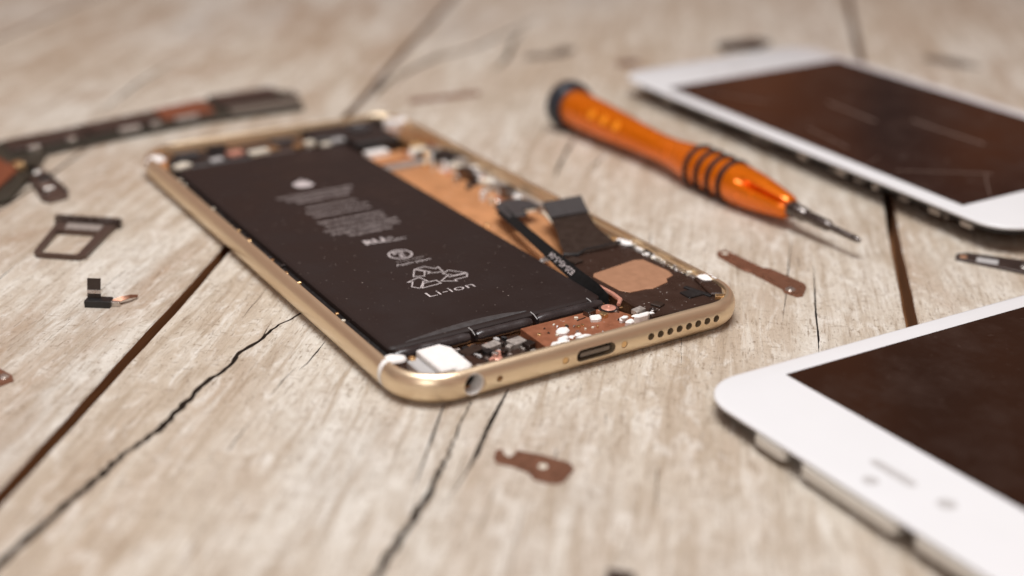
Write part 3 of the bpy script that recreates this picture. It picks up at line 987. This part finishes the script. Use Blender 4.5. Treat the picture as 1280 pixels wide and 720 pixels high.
blob('sealant_blob', 75.2, 148.4, 5.2, 1.5, 2.2, 0.9, WHITEGLUE, phone, 82)


# ------------------------------------------------------------------ loose front displays
def display(name, loc, rot, label, screen_mat, clip_mat, frame_mat, ext=0.0):
    root = tag(empty(name, loc, rot), label, 'phone display', 'white front displays lying on the table')
    prof = [(0.9, -1.05), (0.35, -0.95), (0.08, -0.7), (0.0, -0.45), (0.06, -0.22), (0.28, -0.06), (0.7, 0.0)]
    V, F = loft([[(x, y + ext / 2, z) for x, y in rrect(77.6 - 2 * a, 157 + ext - 2 * a, 9.8 - a, 12)] for a, z in prof])
    gl = link('front_glass', tomesh('front_glass', V, F), WHITEGLASS, root, sharp=50)
    prism('screen', [(-34.25, -60.9), (34.25, -60.9), (34.25, 60.9), (-34.25, 60.9)], -0.02, 0.012, screen_mat, root, ch=0.004)
    V, F = loft([[(x, y, z) for x, y in rrect(9.0, 1.9, 0.9, 6)] for z in (-0.02, 0.014)])
    e = link('earpiece_slot', tomesh('earpiece_slot', V, F), GREYMARK, root, (0, 69.6, 0))
    for nm, x, y, r in (('front_camera', -10.4, 69.4, 1.5), ('light_sensor', 0.0, 74.3, 1.3)):
        lathe(nm, [(-0.02, r), (0.016, r)], GREYMARK, root, 20, loc=(x, y, 0))
    lathe('home_button', [(-0.1, 5.4), (0.03, 5.4), (0.03, 4.9), (-0.05, 4.7)], WHITEPL, root, 32, loc=(0, -69.6, 0))
    V, F = loft([[(x, y, z) for x, y in rrect(77 - 2 * a, 157 - 2 * a, 9 - a, 8)] for a, z in ((1.1, -2.1), (0.95, -1.9), (0.95, -1.04))])
    link('bezel_frame', tomesh('bezel_frame', V, F), clip_mat, root)
    V, F = loft([[(x, y, z) for x, y in rrect(77 - 2 * a, 150 - 2 * a, 7 - a, 6)] for a, z in ((2.4, -2.9), (2.2, -2.7), (2.2, -2.09))])
    link('back_plate', tomesh('back_plate', V, F), frame_mat, root)
    return root


da = display('phone_display', (192.159, 72.728, 7.85), (0.0, -0.029, -0.064),
             'white phone display with scratched dark screen, lying behind the orange screwdriver', SCREENA, BLACK, BLACK, 5.2)
for k, yy in enumerate([62, 55, 31, 12, 6, -9, -20, -24, -31, -36, -47, -57, -60, -67]):
    w = 3.4 if k % 3 else 1.6
    P = [(-37.4, yy), (-36.4, yy), (-36.4, yy + w), (-37.4, yy + w)]
    prism('metal_clip', P, -3.3, -1.06, DULLSILVER if k % 2 else STEEL, da, ch=.1)
SCR = mat('pale_scratch', (0.19, 0.14, 0.115), rough=0.4, var=0.3)
for k, ln in enumerate([[(-2.9, 22.7), (-3.4, 17), (-3.7, 11.4), (-4.4, 0.6)], [(-29.7, -34.0), (-20, -41.2), (-10.8, -48.0)], [(-12.2, -47.2), (-18, -53), (-23.7, -59.4)], [(-25.1, 46.3), (-21, 38), (-18.2, 31.8)],
                        [(5.4, -3.4), (5.2, -15), (5.9, -29.6)], [(-32.2, -26.6), (-25.0, -23.3)], [(-24.9, 5.6), (-26, -4), (-27.6, -13.9)]]):
    V, F = ribbon([((x, y, 0.016), (0.3, 1, 0) if abs(ln[0][0] - ln[-1][0]) > 8 else (1, 0.1, 0)) for x, y in ln], [0.7 if k in (0, 4) else 0.35] * len(ln), 0.012)
    link('scratch', tomesh('scratch', V, F), SCR, da, smooth=False)
# parts of the back that it rests on
for x, y, w, l, h in ((-27, 40, 8, 18, 3.4), (-27, -20, 8, 40, 3.4), (20, 10, 18, 60, 5.2), (10, 66, 30, 10, 4.4), (5, -60, 40, 14, 4.4)):
    box('back_connector', x, y, -2.85 - h, w, l, h, BLACK, da)

db = display('phone_display', (121.9, -61.0, 4.05), (0.006, 0.020, 1.543),
             'white phone display with earpiece slot showing, closest to the camera at lower right', SCREENB, DARK, BLACK)  # dark bezel frame colour stands in for the shadow gap below the glass
for x0, x1, zlo, yo in ((14.4, 21.6, -2.7, 78.7), (-9.5, 10.4, -3.0, 78.8), (-31, -13, -2.7, 78.7)):
    V, F = loft([[(x, y, z) for x, y in [(x0, yo - 4), (x1, yo - 4), (x1, yo - 0.4), (x1 - 0.8, yo), (x0 + 0.8, yo), (x0, yo - 0.4)]] for z in (zlo, -1.04)])
    link('edge_clip', tomesh('edge_clip', V, F), CLIPW, db, smooth=False)
for x, y, w, l, h in ((20, 40, 20, 50, .9), (-10, -40, 40, 30, .8)):
    box('back_connector', x, y, -2.85 - h, w, l, h, BLACK, db)

# ------------------------------------------------------------------ screwdriver
ax0, ax1 = Vector((122.7, 134.8, 7.2)), Vector((120.6, 14.0, 4.55))
axis = (ax1 - ax0).normalized()
sd = tag(empty('precision_screwdriver', ax0), 'orange precision screwdriver with black cap and rubber grip rings', 'screwdriver')
sd.rotation_euler = axis.to_track_quat('Z', 'Y').to_euler()
lathe('swivel_cap', [(-0.9, 5.2), (-0.6, 6.5), (0.2, 7.1), (1.2, 7.2), (3.6, 7.2), (4.5, 7.0), (5.1, 6.3), (5.2, 5.0)], NAVY, sd, 48)


def sm(a, b, x):
    t = min(1, max(0, (x - a) / (b - a)))
    return t * t * (3 - 2 * t)


inv = (axis.to_track_quat('Z', 'Y')).inverted()
updir = inv @ Vector((-0.80, 0.0, 0.60)).normalized()
FL = -math.atan2(updir.y, updir.x)


def flute(a, t):
    k = sm(81.5, 87, a)
    c = max(0.0, math.cos(3 * (t + FL)))
    return 1 - 0.62 * k * c ** 9


prof = [(4.7, 5.2), (5.4, 5.5), (8, 5.45), (14, 5.3), (20, 5.05), (26, 4.75), (32, 4.4), (38, 4.05), (44, 3.8), (48, 3.75), (52, 3.9), (56, 4.3), (59, 4.7), (61.5, 5.0), (63, 5.05)]
RING = [64.0, 68.4, 72.8, 77.2]
for r_ in RING:
    prof += [(r_ - 0.75, 5.15), (r_ - 0.6, 4.7), (r_ + 0.6, 4.7), (r_ + 0.75, 5.15)]
prof += [(80.5, 5.25)] + [(81.5 + 1.2 * k, 5.1 - 2.1 * (k / 13) ** 1.5) for k in range(14)] + [(98.0, 2.5), (98.3, 2.1)]
hd = lathe('handle', prof, ORANGE, sd, 150, flute, sharp=50)
for r_ in RING:
    rp = []
    for k in range(13):
        t = 2 * math.pi * k / 12
        rp.append((r_ + 0.85 * math.cos(t), 5.25 + 0.62 * math.sin(t)))
    n = 48
    rings = [[(r * math.cos(2 * math.pi * j / n), r * math.sin(2 * math.pi * j / n), a) for j in range(n)] for a, r in rp]
    V, F = loft(rings, False, False)
    link('grip_ring', tomesh('grip_ring', V, F), RUBBER, sd, sharp=60)
ct = lathe('collet', [(97.6, 2.0), (99.5, 2.0), (99.7, 1.75), (103, 1.7), (103.3, 1.45), (104, 1.4)], STEEL, sd, 24)
lathe('bit', [(103.5, 1.4), (110.3, 1.35), (110.8, 1.2), (112, 0.8), (119.6, 0.75), (120.6, 0.5), (120.9, 0.15)], STEEL, sd, 20)
# three pale dots on the upper side of the handle
for s_, rr in ((20.0, 5.05), (25.6, 4.78), (31.2, 4.45)):
    d = inv @ Vector((-0.86, 0, 0.5))
    d = Vector((d.x, d.y, 0)).normalized()
    p = d * (rr - 0.12)
    o = lathe('handle_dot', [(0, 1.35), (0.2, 1.3), (0.3, 0.8)], ORANGELT, sd, 20, loc=(p.x, p.y, s_))
    o.rotation_euler = d.to_track_quat('Z', 'Y').to_euler()


# ------------------------------------------------------------------ circuit board, upper left
lb = tag(empty('logic_board', (0, 190, 0)), 'long narrow circuit board with dark chips, beyond the gold phone', 'circuit board')
sh = lambda P: [(x, y - 190) for x, y in P]
prism('board', sh([(-90, 140), (-90, 192), (-30, 196), (0, 203.0), (14, 206.2), (40, 212), (62, 214), (67, 206), (62, 189), (32, 189.5), (4, 185.5), (-17, 181), (-24, 165), (-34, 147), (-44, 140)]), 0.4, 1.3, GREENPCB, lb)
for P, h, m in [([(-52, 184), (-30, 188), (-30, 194), (-52, 194)], 0.9, SHIELD), ([(-60, 148), (-38, 150), (-28, 166), (-30, 180), (-60, 178)], 1.0, REDPATCH), ([(-26, 184), (-12, 186.5), (-14, 197), (-26, 194.5)], 1.0, SHIELD),
                ([(-13, 187), (-3, 189), (-5, 199), (-14, 197)], 0.9, SHIELD), ([(-2, 189), (18, 192.5), (18, 204), (-4, 199)], 1.1, SHIELD), ([(20, 194), (36, 196), (37, 210), (20, 206)], 0.9, REDPATCH), ([(39, 200), (59, 201), (61, 212.5), (39, 211)], 1.4, SHIELD),
                ([(40, 191.5), (62, 191.5), (64, 197), (40, 197)], 1.0, GREYPLATE)]:
    prism('chip', sh(P), 1.3, 1.3 + h, m, lb, ch=.2)
for x, y, w, l, m in ((-9, 187.2, 2, 2.4, SILVER), (16, 190.4, 2.4, 1.6, DULLSILVER), (-20, 183.4, 3, 2, SILVER), (-34, 184, 3.4, 3, SILVER), (-27, 170, 2.6, 4, GOLDCONT), (8, 188.8, 6, 2.0, DULLSILVER), (26, 192, 7, 1.8, DULLSILVER), (63, 203, 3, 3.4, GREYPLATE)):
    box('board_connector', x, y - 190, 1.3, w, l, 1.5, m, lb, .15)

# flex piece in front of the circuit board
ft = tag(empty('metal_flex_strip', (-23.5, 161, 0)), 'short brown metal strip with silver contacts, pointing away from the long circuit board', 'flex part')
prism('strip', [(-2.0, 19), (1.6, 19.6), (3.4, -14), (2.4, -18.4), (-2.6, -19.6), (-3.8, -17)], 0.1, 0.8, TRAYM, ft)
for x, y, w, l, m in ((-0.4, 6.5, 2.6, 6, SILVER), (-0.6, -8.5, 2.4, 5, SILVER), (0.6, -1.2, 3.4, 3.4, BLACK), (-2.9, -2, 0.7, 26, STEEL), (2.6, -6, 0.7, 18, STEEL)):
    box('contact', x, y, 0.8, w, l, 0.5, m, ft, .06)

# SIM tray
ty = tag(empty('sim_tray', (-26.8, 113.4, 0)), 'small empty metal card tray with a rectangular opening, lying on the left plank', 'card tray')
ux, uy = Vector((11.7, -9.9)).normalized(), Vector((-11.3, -19.6)).normalized()


def tq(a, b):
    p = Vector((-27.1, 127.0)) + ux * a + uy * b
    return (p.x + 26.8, p.y - 113.4)


O_ = [tq(0.2, 1.6), tq(15.0, 1.6), tq(14.2, 6), tq(12.8, 21.0), tq(11.6, 22.3), tq(1.6, 22.3), tq(0.6, 21.2)]
I_ = [tq(1.9, 7.6), tq(11.7, 7.6), tq(11.6, 8.4), tq(10.9, 20.4), tq(10.4, 21.3), tq(2.2, 21.3), tq(1.8, 20.8)]
V = [(x, y, z) for z in (0.1, 1.1) for P in (O_, I_) for x, y in P]
F = []
for j in range(7):
    k = (j + 1) % 7
    F += [(j, k, 7 + k, 7 + j), (14 + j, 14 + k, 21 + k, 21 + j), (j, k, 14 + k, 14 + j), (7 + j, 7 + k, 21 + k, 21 + j)]
link('tray_frame', tomesh('tray_frame', V, F), TRAYM, ty, smooth=False)
prism('face_bar', [tq(-0.6, 0), tq(15.8, 0), tq(15.8, 1.8), tq(-0.6, 1.8)], 0.0, 2.2, STEEL, ty, ch=.3)
prism('tray_web', [tq(3.2, 3.2), tq(12.0, 3.2), tq(11.8, 6.4), tq(3.4, 6.4)], 1.1, 1.35, DULLSILVER, ty)

# little flex connector standing on the left plank
fc = tag(empty('flex_connector', (-31.2, 73.6, 0)), 'tiny dark folded flex connector standing up with a thin curved tail', 'connector')
box('base', -1.0, 0.6, 0.0, 5.2, 2.6, 1.5, BLACK, fc, -0.62)
box('base_plate', 0.2, -0.3, 0.1, 5.6, 0.7, 1.0, SILVER, fc, -0.62)
V, F = ribbon([((-1.6, 1.6, 1.0), (0.82, -0.57, 0)), ((-1.4, 1.9, 2.6), (0.82, -0.57, 0)), ((-1.2, 2.1, 4.2), (0.82, -0.57, 0)), ((-1.0, 2.2, 5.4), (0.82, -0.57, 0))], 2.7, 0.35)
tb = link('upright_tab', tomesh('upright_tab', V, F), FLEX, fc)
V, F = ribbon([((-1.55, 1.42, 2.5), (0.82, -0.57, 0)), ((-1.45, 1.52, 3.2), (0.82, -0.57, 0))], 2.75, 0.35)
link('tab_stripe', tomesh('tab_stripe', V, F), SILVER, tb)
V, F = ribbon([((1.0, -0.6, 0.7), (0.4, 0.8, 0.5)), ((3.0, -0.9, 1.1), (0.4, 0.8, 0.5)), ((5.0, -0.6, 1.1), (0.4, 0.8, 0.4)), ((6.8, 0.3, 0.5), (0.3, 0.8, 0.3))], [1.0, 1.2, 1.0, 0.7], 0.22)
link('tail', tomesh('tail', V, F), BROWNPLATE, fc)


# ------------------------------------------------------------------ small loose brackets
def bracket(name, P, label, m, z=0.05, t=0.35, screws=(), holes=(), cat='bracket'):
    cx = sum(p[0] for p in P) / len(P)
    cy = sum(p[1] for p in P) / len(P)
    r = tag(empty(name, (cx, cy, 0)), label, cat)
    prism('plate', [(x - cx, y - cy) for x, y in P], z, z + t, m, r, ch=.08)
    for x, y, rr in screws:
        lathe('rivet', [(0, rr * 1.3), (0.12, rr * 1.3), (0.16, rr), (0.4, rr * .9), (0.5, rr * .5)], SILVER, r, 16, loc=(x - cx, y - cy, z + t - .02))
    for x, y, rr in holes:
        lathe('pale_boss', [(0, rr), (0.06, rr), (0.08, rr * .8)], CREAM, r, 16, loc=(x - cx, y - cy, z + t - .02))
    return r


bracket('copper_bracket', [(94.2, 31.2), (95.6, 33.0), (98.1, 33.0), (98.3, 20.6), (99.4, 19.4), (99.9, 9.4), (99.0, 7.8), (95.2, 4.9), (93.8, 5.2), (93.1, 8.4), (94.0, 9.8), (94.2, 20.4), (93.6, 21.6)],
        'stepped copper brown bracket with a shiny rivet, between the gold phone and the right gap', BROWNPLATE, screws=[(94.9, 8.4, 0.85)], holes=[(96.4, 31.2, .7)])
bracket('copper_bracket', [(5.79, -17.99), (7.18, -16.38), (8.3, -16.63), (7.71, -18.08), (7.88, -19.39), (9.14, -18.92), (10.08, -18.1), (12.81, -21.34), (15.33, -25.64), (15.08, -27.46), (12.07, -29.52), (10.63, -29.8), (8.94, -28.57), (7.9, -26.66), (8.21, -24.55), (7.08, -21.69), (5.32, -19.46)],
        'brown bracket plate with a pale hole, alone in front of the gold phone', BROWNPLATE, holes=[(11.0, -24.6, .75)])
b3 = bracket('chip_bracket', [(139.4, 2.6), (141.6, 4.3), (144.6, 3.2), (158.5, -15.0), (156.0, -19.0), (150.5, -20.6)],
             'dark strip with two silver windows, under the corner of the far display', SHIELD, t=.6, screws=())
for x, y, w, l, rz, m in ((144.0, -2.6, 4.6, 2.6, -.95, GREYPL), (149.2, -9.6, 3.2, 2.6, -.95, SILVER), (141.4, 1.9, 1.5, 1.5, -.9, BRONZE)):
    box('window', x - 148.43, y + 7.58, 0.65, w, l, .12, m, b3, rz)
bracket('copper_bracket', [(-62, 60), (-57.0, 58.6), (-54.2, 50.8), (-54.4, 48.6), (-58, 47.4), (-63, 52)],
        'brown bracket corner with a bright rivet at the left edge', BROWNPLATE, screws=[(-55.7, 50.6, .8)])
bracket('thin_strip', [(94.0, 181.0), (96.0, 184.6), (120.6, 182.4), (119.4, 178.8)], 'thin reddish brown strip beyond the far end of the gold phone', BROWNPLATE, cat='strip')
bracket('grey_clip', [(158, 214), (163, 219), (172, 217), (181, 222.5), (184, 218), (173, 211), (165, 213)], 'grey metal clip beyond the black cap of the screwdriver', GREYPLATE, cat='clip')
bracket('dark_module', [(229, 188), (233, 196), (252, 196), (254, 189), (244, 184)], 'small dark part just beyond the far display', SHIELD, t=1.4, cat='phone part')
bracket('copper_bracket', [(181, 189), (186, 195), (193, 192), (190, 186)], 'small reddish bracket near the corner of the far display', BROWNPLATE)
bracket('grey_clip', [(286, 142), (291, 146), (297, 135), (295, 124), (289, 128)], 'dim grey piece beyond the long edge of the far display', GREYPLATE, cat='clip')
bracket('dark_module', [(1.0, -55.4), (3.8, -52.2), (6.4, -55.0), (4.2, -58.4)], 'dark scrap cut off by the bottom edge of the picture', DARK, t=.6, cat='phone part')
